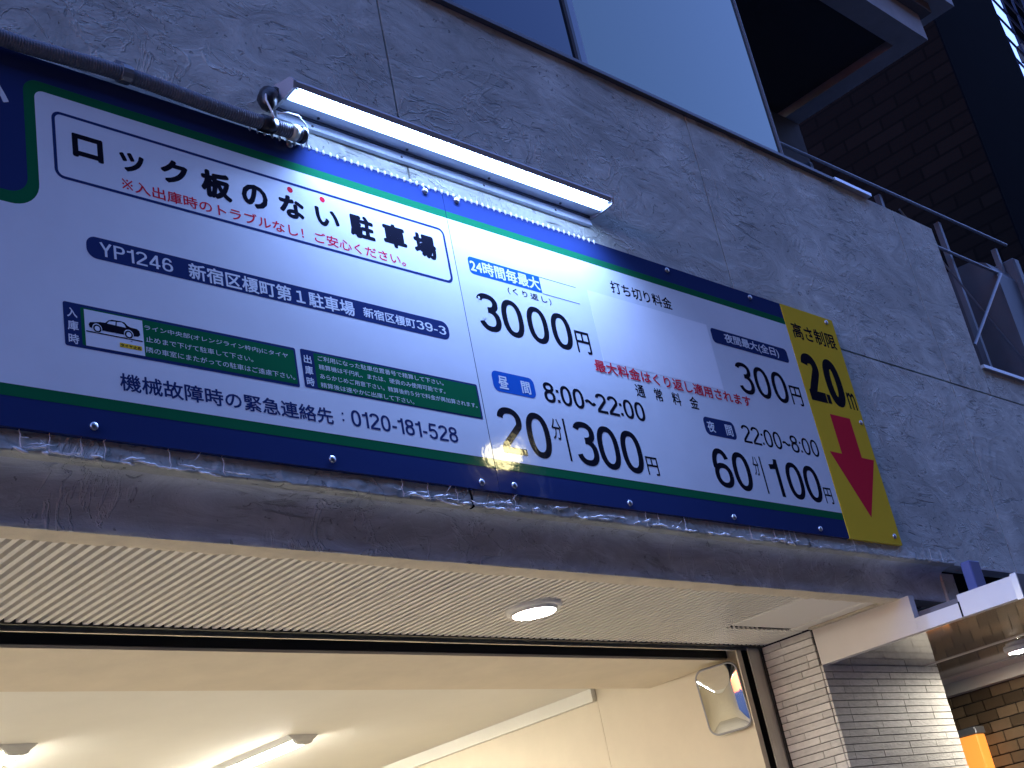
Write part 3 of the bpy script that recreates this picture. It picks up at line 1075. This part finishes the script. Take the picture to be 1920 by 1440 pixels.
T('yen_lettering', '円', (3.993, 3.2245, 4.061, 3.3009), y3 - 0.0003, BLACK, fb, 0.012)
T('red_notice', '最大料金はくり返し適用されます', (2.9337, 3.1700, 3.722, 3.2120), y3 - 0.00035, RED, fb, 0.022)
T('heading', '通　常　料　金', (3.1041, 3.1140, 3.4134, 3.159), y3, BLACK, fb, 0.016)
tg = decal('daytime_tag', rrect(2.4810, 3.0325, 2.6455, 3.0953, 0.019, 8), y3, BLUE, fb)
T('lettering', '昼', (2.5027, 3.0432, 2.5408, 3.0825), y4, WHITE, tg, 0.025)
T('lettering', '間', (2.5916, 3.0421, 2.627, 3.0808), y4, WHITE, tg, 0.025)
N('hours', '8:00~22:00', (2.6800, 3.0300, 3.1210, 3.0938), y3, BLACK, fb, .14, .08)
for ch, c in (('2', 2.5150), ('0', 2.6215), ('3', 2.8140), ('0', 2.9115), ('0', 3.0140)):
    N('price_numeral', ch, (c - .0460, 2.8495, c + .0460, 2.9865), y3, BLACK, fb, .132)
T('unit_lettering', '分', (2.6809, 2.9149, 2.7198, 2.9803), y3, BLACK, fb, 0.008)
decal('slash', [(2.7315, 2.8552), (2.7395, 2.8552), (2.7395, 2.9853), (2.7315, 2.9853)], y3, BLACK, fb)
T('yen_lettering', '円', (3.0693, 2.8525, 3.1226, 2.9122), y3, BLACK, fb, 0.01)
tg = decal('night_tag', rrect(3.417, 3.0306, 3.5824, 3.0944, 0.019, 8), y3, NAVY, fb)
T('lettering', '夜', (3.4321, 3.0420, 3.4715, 3.0815), y4, WHITE, tg, 0.022)
T('lettering', '間', (3.5286, 3.0415, 3.5660, 3.0810), y4, WHITE, tg, 0.022)
N('hours', '22:00~8:00', (3.6190, 3.0295, 4.0680, 3.0948), y3, BLACK, fb, .12, .09)
for ch, c, hw in (('6', 3.4555, .0470), ('0', 3.5594, .0470), ('1', 3.7490, .0260), ('0', 3.8590, .0470), ('0', 3.9635, .0470)):
    N('price_numeral', ch, (c - hw, 2.8505, c + hw, 2.9860), y3, BLACK, fb, .132)
T('unit_lettering', '分', (3.63, 2.9140, 3.6620, 2.9810), y3, BLACK, fb, 0.008)
decal('slash', [(3.6745, 2.8536), (3.6820, 2.8536), (3.6820, 2.9849), (3.6745, 2.9849)], y3, BLACK, fb)
T('yen_lettering', '円', (4.0205, 2.8533, 4.0684, 2.9131), y3, BLACK, fb, 0.01)
for (x, z) in ((2.4786, 3.6390), (3.4342, 3.6360), (3.9052, 3.636), (2.4815, 2.7541), (2.9454, 2.7495), (3.4423, 2.7508), (3.9255, 2.7515)):
    bolt(x, z, fb)

# ---- height limit sign
hs = thing('height_limit_sign', 'tall yellow height limit sign with red arrow at the right end of the fee board', 'sign', (4.102, 0, 2.7309))
bx('sign_panel', 4.1022, 4.4512, -0.0015, 0.016, 2.7309, 3.6541, YELLOW, hs)
ya = -0.0019
T('heading', '高さ制限', (4.133, 3.5185, 4.4249, 3.5855), ya, BLACK, hs, 0.02)
N('height_numeral', '2', (4.1260, 3.2640, 4.2320, 3.4600), ya, BLACK, hs, .21)
N('height_numeral', '.', (4.2365, 3.2660, 4.2600, 3.3030), ya, BLACK, hs, .21)
N('height_numeral', '0', (4.2620, 3.2620, 4.3740, 3.4610), ya, BLACK, hs, .21)
T('unit_lettering', 'm', (4.3830, 3.2652, 4.4370, 3.3360), ya, BLACK, hs, 0.01)
decal('red_arrow', [(4.2194, 3.2205), (4.3534, 3.2205), (4.3534, 3.0630), (4.4361, 3.0630), (4.2896, 2.8236), (4.1394, 3.0630), (4.2194, 3.0630)][::-1], ya, RED, hs)
for (x, z) in ((4.4006, 3.6350), (4.4258, 3.2146), (4.4109, 2.7626)):
    bolt(x, z, hs)

# ------------------------------------------------------------------ strip lamp over the sign
lp = thing('strip_lamp', 'long grey strip lamp glowing bluish white on the wall above the parking sign', 'wall lamp', (1.87, 0.02, H + 2.16))
XA, XB = 1.872, 3.098
yw = 0.008
MB().prism_x([(yw, H + 2.212), (-0.083, H + 2.190), (-0.094, H + 2.174), (-0.088, H + 2.160), (-0.078, H + 2.160), (-0.078, H + 2.168), (-0.046, H + 2.168), (yw, H + 2.172)],
             XA, XB).build('housing', LAMPGREY, lp)
MB().prism_x([(-0.044, H + 2.167), (-0.044, H + 2.152), (0.004, H + 2.160), (0.004, H + 2.167)], XA + .004, XB - .004).build('reflector_plate', LAMPPLATE, lp)
MB().prism_x([(0.005, H + 2.168), (0.005, H + 2.152), (0.010, H + 2.152), (0.010, H + 2.168)], XA + .004, XB - .004).build('groove', LAMPDARK, lp)
MB().prism_x([(0.0105, H + 2.168), (0.0085, H + 2.150), (0.006, H + 2.126), (0.0175, H + 2.124), (0.0175, H + 2.168)], XA + .002, XB - .002).build('mounting_rail', LAMPPLATE, lp)
lens = MB()
lens.prism_x([(-0.0775, H + 2.1675), (-0.0775, H + 2.163), (-0.046, H + 2.1505), (-0.046, H + 2.1675)], XA + .012, XB - .012)
lens.build('led_lens', LED, lp)
chp = MB()
nchip = 55
for k in range(nchip):
    xc = XA + 0.022 + (XB - XA - 0.044) * k / (nchip - 1)
    chp.box(xc - 0.0060, xc + 0.0060, -0.0860, -0.0790, H + 2.1555, H + 2.1598)
chp.build('led_chips', CHIPM, lp)
al = bpy.data.lights.new('strip_light', 'AREA')
al.shape = 'RECTANGLE'
al.size = 1.16
al.size_y = 0.02
al.color = (0.27, 0.43, 1.0)
al.energy = LEDW
al.spread = math.radians(156)
alo = bpy.data.objects.new('strip_light', al)
C.objects.link(alo)
alo.parent = lp
alo.location = Vector(((XA + XB) / 2, -0.062, H + 2.1495)) - lp.location
alo.rotation_euler = (-math.radians(42), 0, 0)
cap = [(yw, H + 2.216), (-0.083, H + 2.194), (-0.096, H + 2.176), (-0.090, H + 2.154), (-0.044, H + 2.149), (0.012, H + 2.150)]
MB().prism_x(cap, XA - .010, XA - .0005).build('end_cap', LAMPGREY, lp)
MB().prism_x(cap, XB + .0005, XB + .008).build('end_cap', LAMPGREY, lp)
for xs in (1.99, 2.30, 2.62, 2.93):
    MB().tube([(xs, 0.0060, H + 2.138), (xs, 0.0100, H + 2.138)], 0.004, 8).build('screw', LAMPDARK, lp)
    MB().tube([(xs + .01, -0.010, H + 2.1600), (xs + .01, -0.010, H + 2.154)], 0.004, 8).build('screw', LAMPDARK, lp)

# white blobs shaped to stand in for LED glints on the sign's top edge
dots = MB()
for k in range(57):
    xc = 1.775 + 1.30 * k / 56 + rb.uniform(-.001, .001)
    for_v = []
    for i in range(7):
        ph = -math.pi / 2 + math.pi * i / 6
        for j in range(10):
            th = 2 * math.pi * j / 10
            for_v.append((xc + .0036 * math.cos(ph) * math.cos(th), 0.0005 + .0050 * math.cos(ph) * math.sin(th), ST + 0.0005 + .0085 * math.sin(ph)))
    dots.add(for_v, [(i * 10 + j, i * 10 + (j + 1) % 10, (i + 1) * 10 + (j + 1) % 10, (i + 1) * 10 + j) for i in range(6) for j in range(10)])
dots.build('led_glint_dots', mat('glint_white', (0.9, 0.9, 0.9), 0.2), sg, True)

# conduit along the top of the sign, its clip, tape and cable
cd = thing('cable_conduit', 'dark ribbed cable conduit running along the top edge of the parking sign', 'conduit', (1.3, -0.02, 3.67))
path = [(0.3, 3.642), (0.9, 3.652), (1.13, 3.658), (1.42, 3.672), (1.70, 3.664), (1.925, 3.668)]


def interp(x):
    for (a, za), (b, zb) in zip(path, path[1:]):
        if x <= b:
            t = (x - a) / (b - a)
            t = t * t * (3 - 2 * t)
            return za + (zb - za) * t
    return path[-1][1]


pts, rad = [], []
x = 0.3
k = 0
while x < 1.925:
    pts.append((x, -0.023, interp(x)))
    rad.append((0.0178, 0.0192, 0.0192, 0.0178)[k % 4])
    x += (0.0006, 0.0026, 0.0006, 0.0030)[k % 4]
    k += 1
MB().tube(pts, rad, 14).build('ribbed_tube', CONDUIT, cd, True)
MB().tube([(x, -0.023, interp(x)) for x in (1.795, 1.82, 1.835)], [0.0225, 0.023, 0.0225], 14).build('tape_band', TAPE, cd, True)
MB().tube([(x, -0.023, interp(x)) for x in (1.886, 1.905)], 0.0224, 14).build('label_band', mat('cream_label', (0.7, 0.68, 0.5), 0.5), cd, True)
MB().tube([(x, -0.023, interp(x)) for x in (1.918, 1.930, 1.934)], [0.0225, 0.0225, 0.012], 14).build('end_plug', TAPE, cd, True)
clip = MB()
clip.tube([(1.402, -0.023, interp(1.41)), (1.428, -0.023, interp(1.42))], 0.0235, 14)
clip.box(1.402, 1.428, -0.012, 0.016, interp(1.41) + 0.020, interp(1.41) + 0.046)
clip.build('saddle_clip', STEEL, cd)

jb = thing('taped_connector', 'black taped cable connector at the left end of the strip lamp', 'connector', (1.83, -0.01, 3.75))
v = []
MB().tube([(1.850, -0.012, 3.785), (1.840, -0.016, 3.772), (1.830, -0.020, 3.750), (1.828, -0.024, 3.728), (1.830, -0.026, 3.712)],
          [0.016, 0.026, 0.028, 0.021, 0.010], 12).build('tape_wrap', TAPE, jb, True)
MB().tube([(1.862, -0.02, 3.79), (1.842, -0.018, 3.765)], 0.013, 10).build('socket', BLACKMETAL, jb)
wire = [(1.815, -0.035, 3.755), (1.805, -0.045, 3.725), (1.815, -0.047, 3.695), (1.823, -0.045, 3.672)]
MB().tube(wire, 0.0026, 6).build('white_wire', CABLE, jb, True)
wire = [(1.838, -0.045, 3.693), (1.87, -0.046, 3.706), (1.905, -0.044, 3.709), (1.932, -0.036, 3.695), (1.945, -0.02, 3.672), (1.955, 0.002, 3.664), (1.98, 0.010, 3.668)]
MB().tube(wire, 0.0026, 6).build('white_wire', CABLE, jb, True)

# ================================================================== above the wall
wn = thing('upper_window', 'large dusk blue window panes above the stucco wall', 'window', (3.4, 0.12, ZT + .02))
yg = 0.12
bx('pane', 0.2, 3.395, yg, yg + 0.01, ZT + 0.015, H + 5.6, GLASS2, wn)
bx('pane', 3.458, 4.70, yg, yg + 0.01, ZT + 0.015, H + 5.6, GLASS, wn)
bx('mullion', 3.396, 3.412, yg - 0.012, yg + 0.03, ZT + 0.015, H + 5.6, FRAME, wn)
bx('mullion', 3.4125, 3.4575, yg - 0.004, yg + 0.03, ZT + 0.015, H + 5.6, mat('mullion_metal', (0.2, 0.23, 0.28), .4, .5), wn)
bx('frame', 0.2, 4.715, yg - 0.006, yg + 0.04, ZT + 0.0145, ZT + 0.022, FRAME, wn)
bx('frame', 4.701, 4.706, yg - 0.01, yg + 0.04, ZT + 0.0225, H + 5.6, COPING, wn)
bx('upper_wall', 0.2, 4.716, yg + 0.045, 2.0, ZT, H + 5.6, DARKCONC, bld)

tc = thing('recessed_facade', 'dark recessed upper wall under the concrete balcony slab', 'wall', (6, 1.5, 4.5))
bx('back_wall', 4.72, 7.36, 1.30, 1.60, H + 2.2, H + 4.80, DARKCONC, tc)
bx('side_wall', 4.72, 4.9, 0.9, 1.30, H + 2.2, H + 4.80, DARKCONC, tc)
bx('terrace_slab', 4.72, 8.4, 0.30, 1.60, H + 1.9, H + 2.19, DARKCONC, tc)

bs = thing('balcony_slab', 'overhanging concrete balcony slab with stepped rim above the railing', 'balcony', (6.5, 0.8, H + 4.9))
zs2 = H + 4.82
rimm = MB()
rimm.box(4.72, 7.393, 0.30, 0.46, zs2, zs2 + 0.2)
rimm.box(7.233, 7.393, 0.4605, 1.60, zs2, zs2 + 0.2)
rimm.build('drip_rim', PALECONC, bs)  # paler concrete holds the stronger light on the rim's bottom
bx('underside', 4.72, 7.2325, 0.4605, 1.60, zs2 + 0.06, zs2 + 0.21, mat('slab_soffit_shade', (0.05, 0.048, 0.05), 0.9), bs)  # recess shade put into the colour as darker concrete
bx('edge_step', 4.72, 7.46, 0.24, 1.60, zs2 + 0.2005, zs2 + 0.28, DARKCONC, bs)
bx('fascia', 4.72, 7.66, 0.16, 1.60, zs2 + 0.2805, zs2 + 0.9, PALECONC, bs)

rl = thing('balcony_railing', 'thin metal balcony railing with crossed tie rods beyond the wall corner', 'railing', (6.6, 0.4, H + 3.0))
yr = 0.4
MB().tube([(5.2, yr, H + 3.40), (7.677, yr, H + 3.44)], 0.0085, 8).build('top_rail', STEEL, rl)
MB().tube([(5.9, yr, H + 3.168), (7.373, yr, H + 3.173)], 0.0085, 8).build('mid_rail', STEEL, rl)
for (xp) in (5.56, 6.22, 6.86, 7.55):
    bx('post', xp - .014, xp + .014, yr + .02, yr + .05, H + 2.19, H + 3.395, mat('post_paint', (.16, .17, .19), .5, .3), rl)
MB().tube([(6.3, yr - .02, H + 3.30), (7.36, yr - .02, H + 2.465)], 0.006, 8).build('tie_rod', STEEL, rl)
MB().tube([(7.339, yr - .03, H + 3.143), (6.62, yr - .03, H + 2.54)], 0.0085, 8).build('tie_rod', STEEL, rl)

du = thing('duct_cover', 'pale grey ribbed box cover beside the railing at the right edge', 'cover', (7.7, 0.5, H + 2.1))
MB().prism_x([(0.40, H + 2.10), (0.40, H + 3.17), (0.44, H + 3.26), (0.52, H + 3.31), (1.0, H + 3.34), (1.0, H + 2.10)], 7.36, 7.62).build('cover_body', DUCT, du)
bx('cover_rib', 7.625, 7.70, 0.37, 1.0, H + 2.10, H + 3.33, DUCT, du, 0.01)
MB().prism_x([(0.40, H + 2.10), (0.40, H + 3.20), (0.50, H + 3.31), (1.0, H + 3.33), (1.0, H + 2.10)], 7.705, 8.4).build('cover_body', DUCT, du)

# ================================================================== neighbour's entrance
cn = thing('entrance_canopy', 'neighbouring entrance canopy with white side panel and glossy underside', 'canopy', (5.3, 0.4, H + 0.83))
zu = H + 0.829
side = MB()
side.box(4.4955, 4.532, 0.062, 0.489, zu, H + 0.9645)
side.box(4.4955, 4.532, -0.118, 0.0615, zu, H + 0.880)
side.build('side_panel', CANW, cn)
bx('side_panel', 4.4950, 4.5312, -0.338, -0.1185, zu - 0.0005, H + 0.908, CANW, cn)
bx('joint_strip', 4.4935, 4.5000, -0.1215, -0.1155, zu, H + 0.884, JOINT, cn)
bx('front_fascia', 4.4965, 6.6, -0.350, -0.3385, zu - 0.004, H + 0.912, mat('fascia_metal', (.10, .10, .11), .4, .5), cn)
bx('corner_trim', 4.4925, 4.501, -0.352, -0.3295, zu - 0.006, H + 0.914, SILVER, cn)
bx('underside', 4.533, 5.262, -0.338, 1.3, zu + 0.002, zu + 0.012, CANU, cn)
bx('underside', 5.270, 5.755, -0.338, 1.3, zu + 0.002, zu + 0.012, CANU, cn)
bx('underside', 5.765, 6.0, -0.338, 1.3, zu - 0.001, zu + 0.012, CANT, cn)
bx('joint_trim', 5.2625, 5.2695, -0.338, 1.3, zu - 0.002, zu + 0.010, CANT, cn)
bx('joint_trim', 5.7555, 5.7645, -0.338, 1.3, zu - 0.004, zu + 0.010, CANT, cn)
bx('canopy_roof', 4.533, 6.6, -0.338, 1.3, zu + 0.0125, H + 0.905, DARKCONC, cn)
bx('wall_trim', 5.93, 6.0, 0.30, 1.3, zu - 0.055, zu - 0.0015, CANT, cn)
downlight(5.53, 0.19, zu + 0.001, 0.062, NDOWN, 'small downlight in the neighbouring canopy at the right edge', 'downlights')
bk = thing('wall_bracket', 'small blue grey bracket hanging between the wall end and the canopy', 'bracket', (4.75, 0.0, H + 0.95))
MB().box(4.72, 4.80, -0.10, -0.06, H + 0.915, H + 1.06, 0.004).build('bracket_plate', mat('bracket_paint', (.12, .14, .30), .5, .2), bk)
MB().box(4.735, 4.79, -0.095, -0.065, H + 0.906, H + 0.9145).build('bracket_foot', SILVER, bk)

bw = thing('brown_brick_wall', 'glossy brown brick tile wall inside the neighbouring entrance', 'wall', (6.05, 0.8, 0))
bx('wall_core', 6.008, 6.2, 0.2, 2.0, 0, H + 0.82, GROUT, bw)
tl = MB()
z = H + 0.774
row = 0
while z > 0.9:
    y = 0.2 + (0.05 if row % 2 else 0.0)
    while y < 1.6:
        tl.box(6.0 - rnd.random() * 0.002, 6.0095, y + 0.003, y + 0.097, z - 0.047, z - 0.003)
        y += 0.1
    z -= 0.05
    row += 1
tl.build('tile_facing', BTILE, bw)

op = thing('orange_panel', 'glowing orange upright panel with grey cap beside the tile pillar', 'sign', (5.9, 0.75, 0))
bx('lit_face', 5.88, 5.96, 0.67, 0.80, 0.1, H + 0.578, ORANGE, op, 0.004)
bx('grey_cap', 5.875, 5.965, 0.664, 0.806, H + 0.5785, H + 0.612, STEEL, op, 0.004)

# ================================================================== towers beyond
tw = thing('brick_tower', 'dark brown brick tower rising beyond the balcony', 'building', (12, 4, 0))
corner = Vector((11.13, 1.5))
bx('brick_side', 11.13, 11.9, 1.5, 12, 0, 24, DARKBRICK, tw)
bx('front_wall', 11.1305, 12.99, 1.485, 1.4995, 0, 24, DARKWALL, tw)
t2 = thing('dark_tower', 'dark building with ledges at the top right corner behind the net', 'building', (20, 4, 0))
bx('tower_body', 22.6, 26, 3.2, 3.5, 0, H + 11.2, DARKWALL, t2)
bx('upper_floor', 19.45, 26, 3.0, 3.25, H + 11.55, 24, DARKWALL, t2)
bx('ledge', 19.25, 26, 2.9, 3.25, H + 11.25, H + 11.5495, DARKCONC, t2)
net = MB()
for k in range(0, 46):
    zz = H + 2.0 + k * 0.28
    net.tube([(13.0, 1.55, zz), (16.2, 1.55, zz - 1.1)], 0.013, 4, False)
    if k < 9:
        xx = 13.2 + k * 0.36
        net.tube([(xx + .03 * math.sin(q * 1.9), 1.552, H + 3.0 + q * 0.6) for q in range(20)], 0.013, 4, False)
tag(net.build('safety_net', NETM, None, loc=(15, 1.45, 8)), 'dark diamond mesh net across the sky strip at top right', 'net')

# across the street (seen only as reflections in the panes and the glossy sign)
ob = thing('opposite_building', 'dark office block across the street reflected in the window panes', 'building', (0, -12, 0))
bx('block', -25, 60, -20, -11, 0, 15, DARKWALL, ob)
bx('stair_tower', 9, 15.4, -19.5, -10.9, 15.0005, 27, DARKWALL, ob)
sl_ = thing('street_lamp', 'yellowish street lamp across the street reflected in the glossy sign', 'street lamp', (7.9, -5.0, 0))
lx, ly, lz = 2.47 + 1.078 * 5.0, -5.0, 2.845 + 0.540 * 5.0
MB().tube([(lx + 1.0, ly - .6, 0), (lx + 1.0, ly - .6, lz + .3), (lx + .8, ly - .5, lz + .42), (lx, ly, lz + .16)], [0.06, 0.045, 0.04, 0.035], 10).build('pole', STEEL, sl_)
bx('lamp_head', lx - .16, lx + .16, ly - .12, ly + .12, lz + .06, lz + .16, BLACKMETAL, sl_)
bx('lamp_glass', lx - .12, lx + .12, ly - .10, ly + .10, lz - .08, lz + .0595, STREETGLOW, sl_)
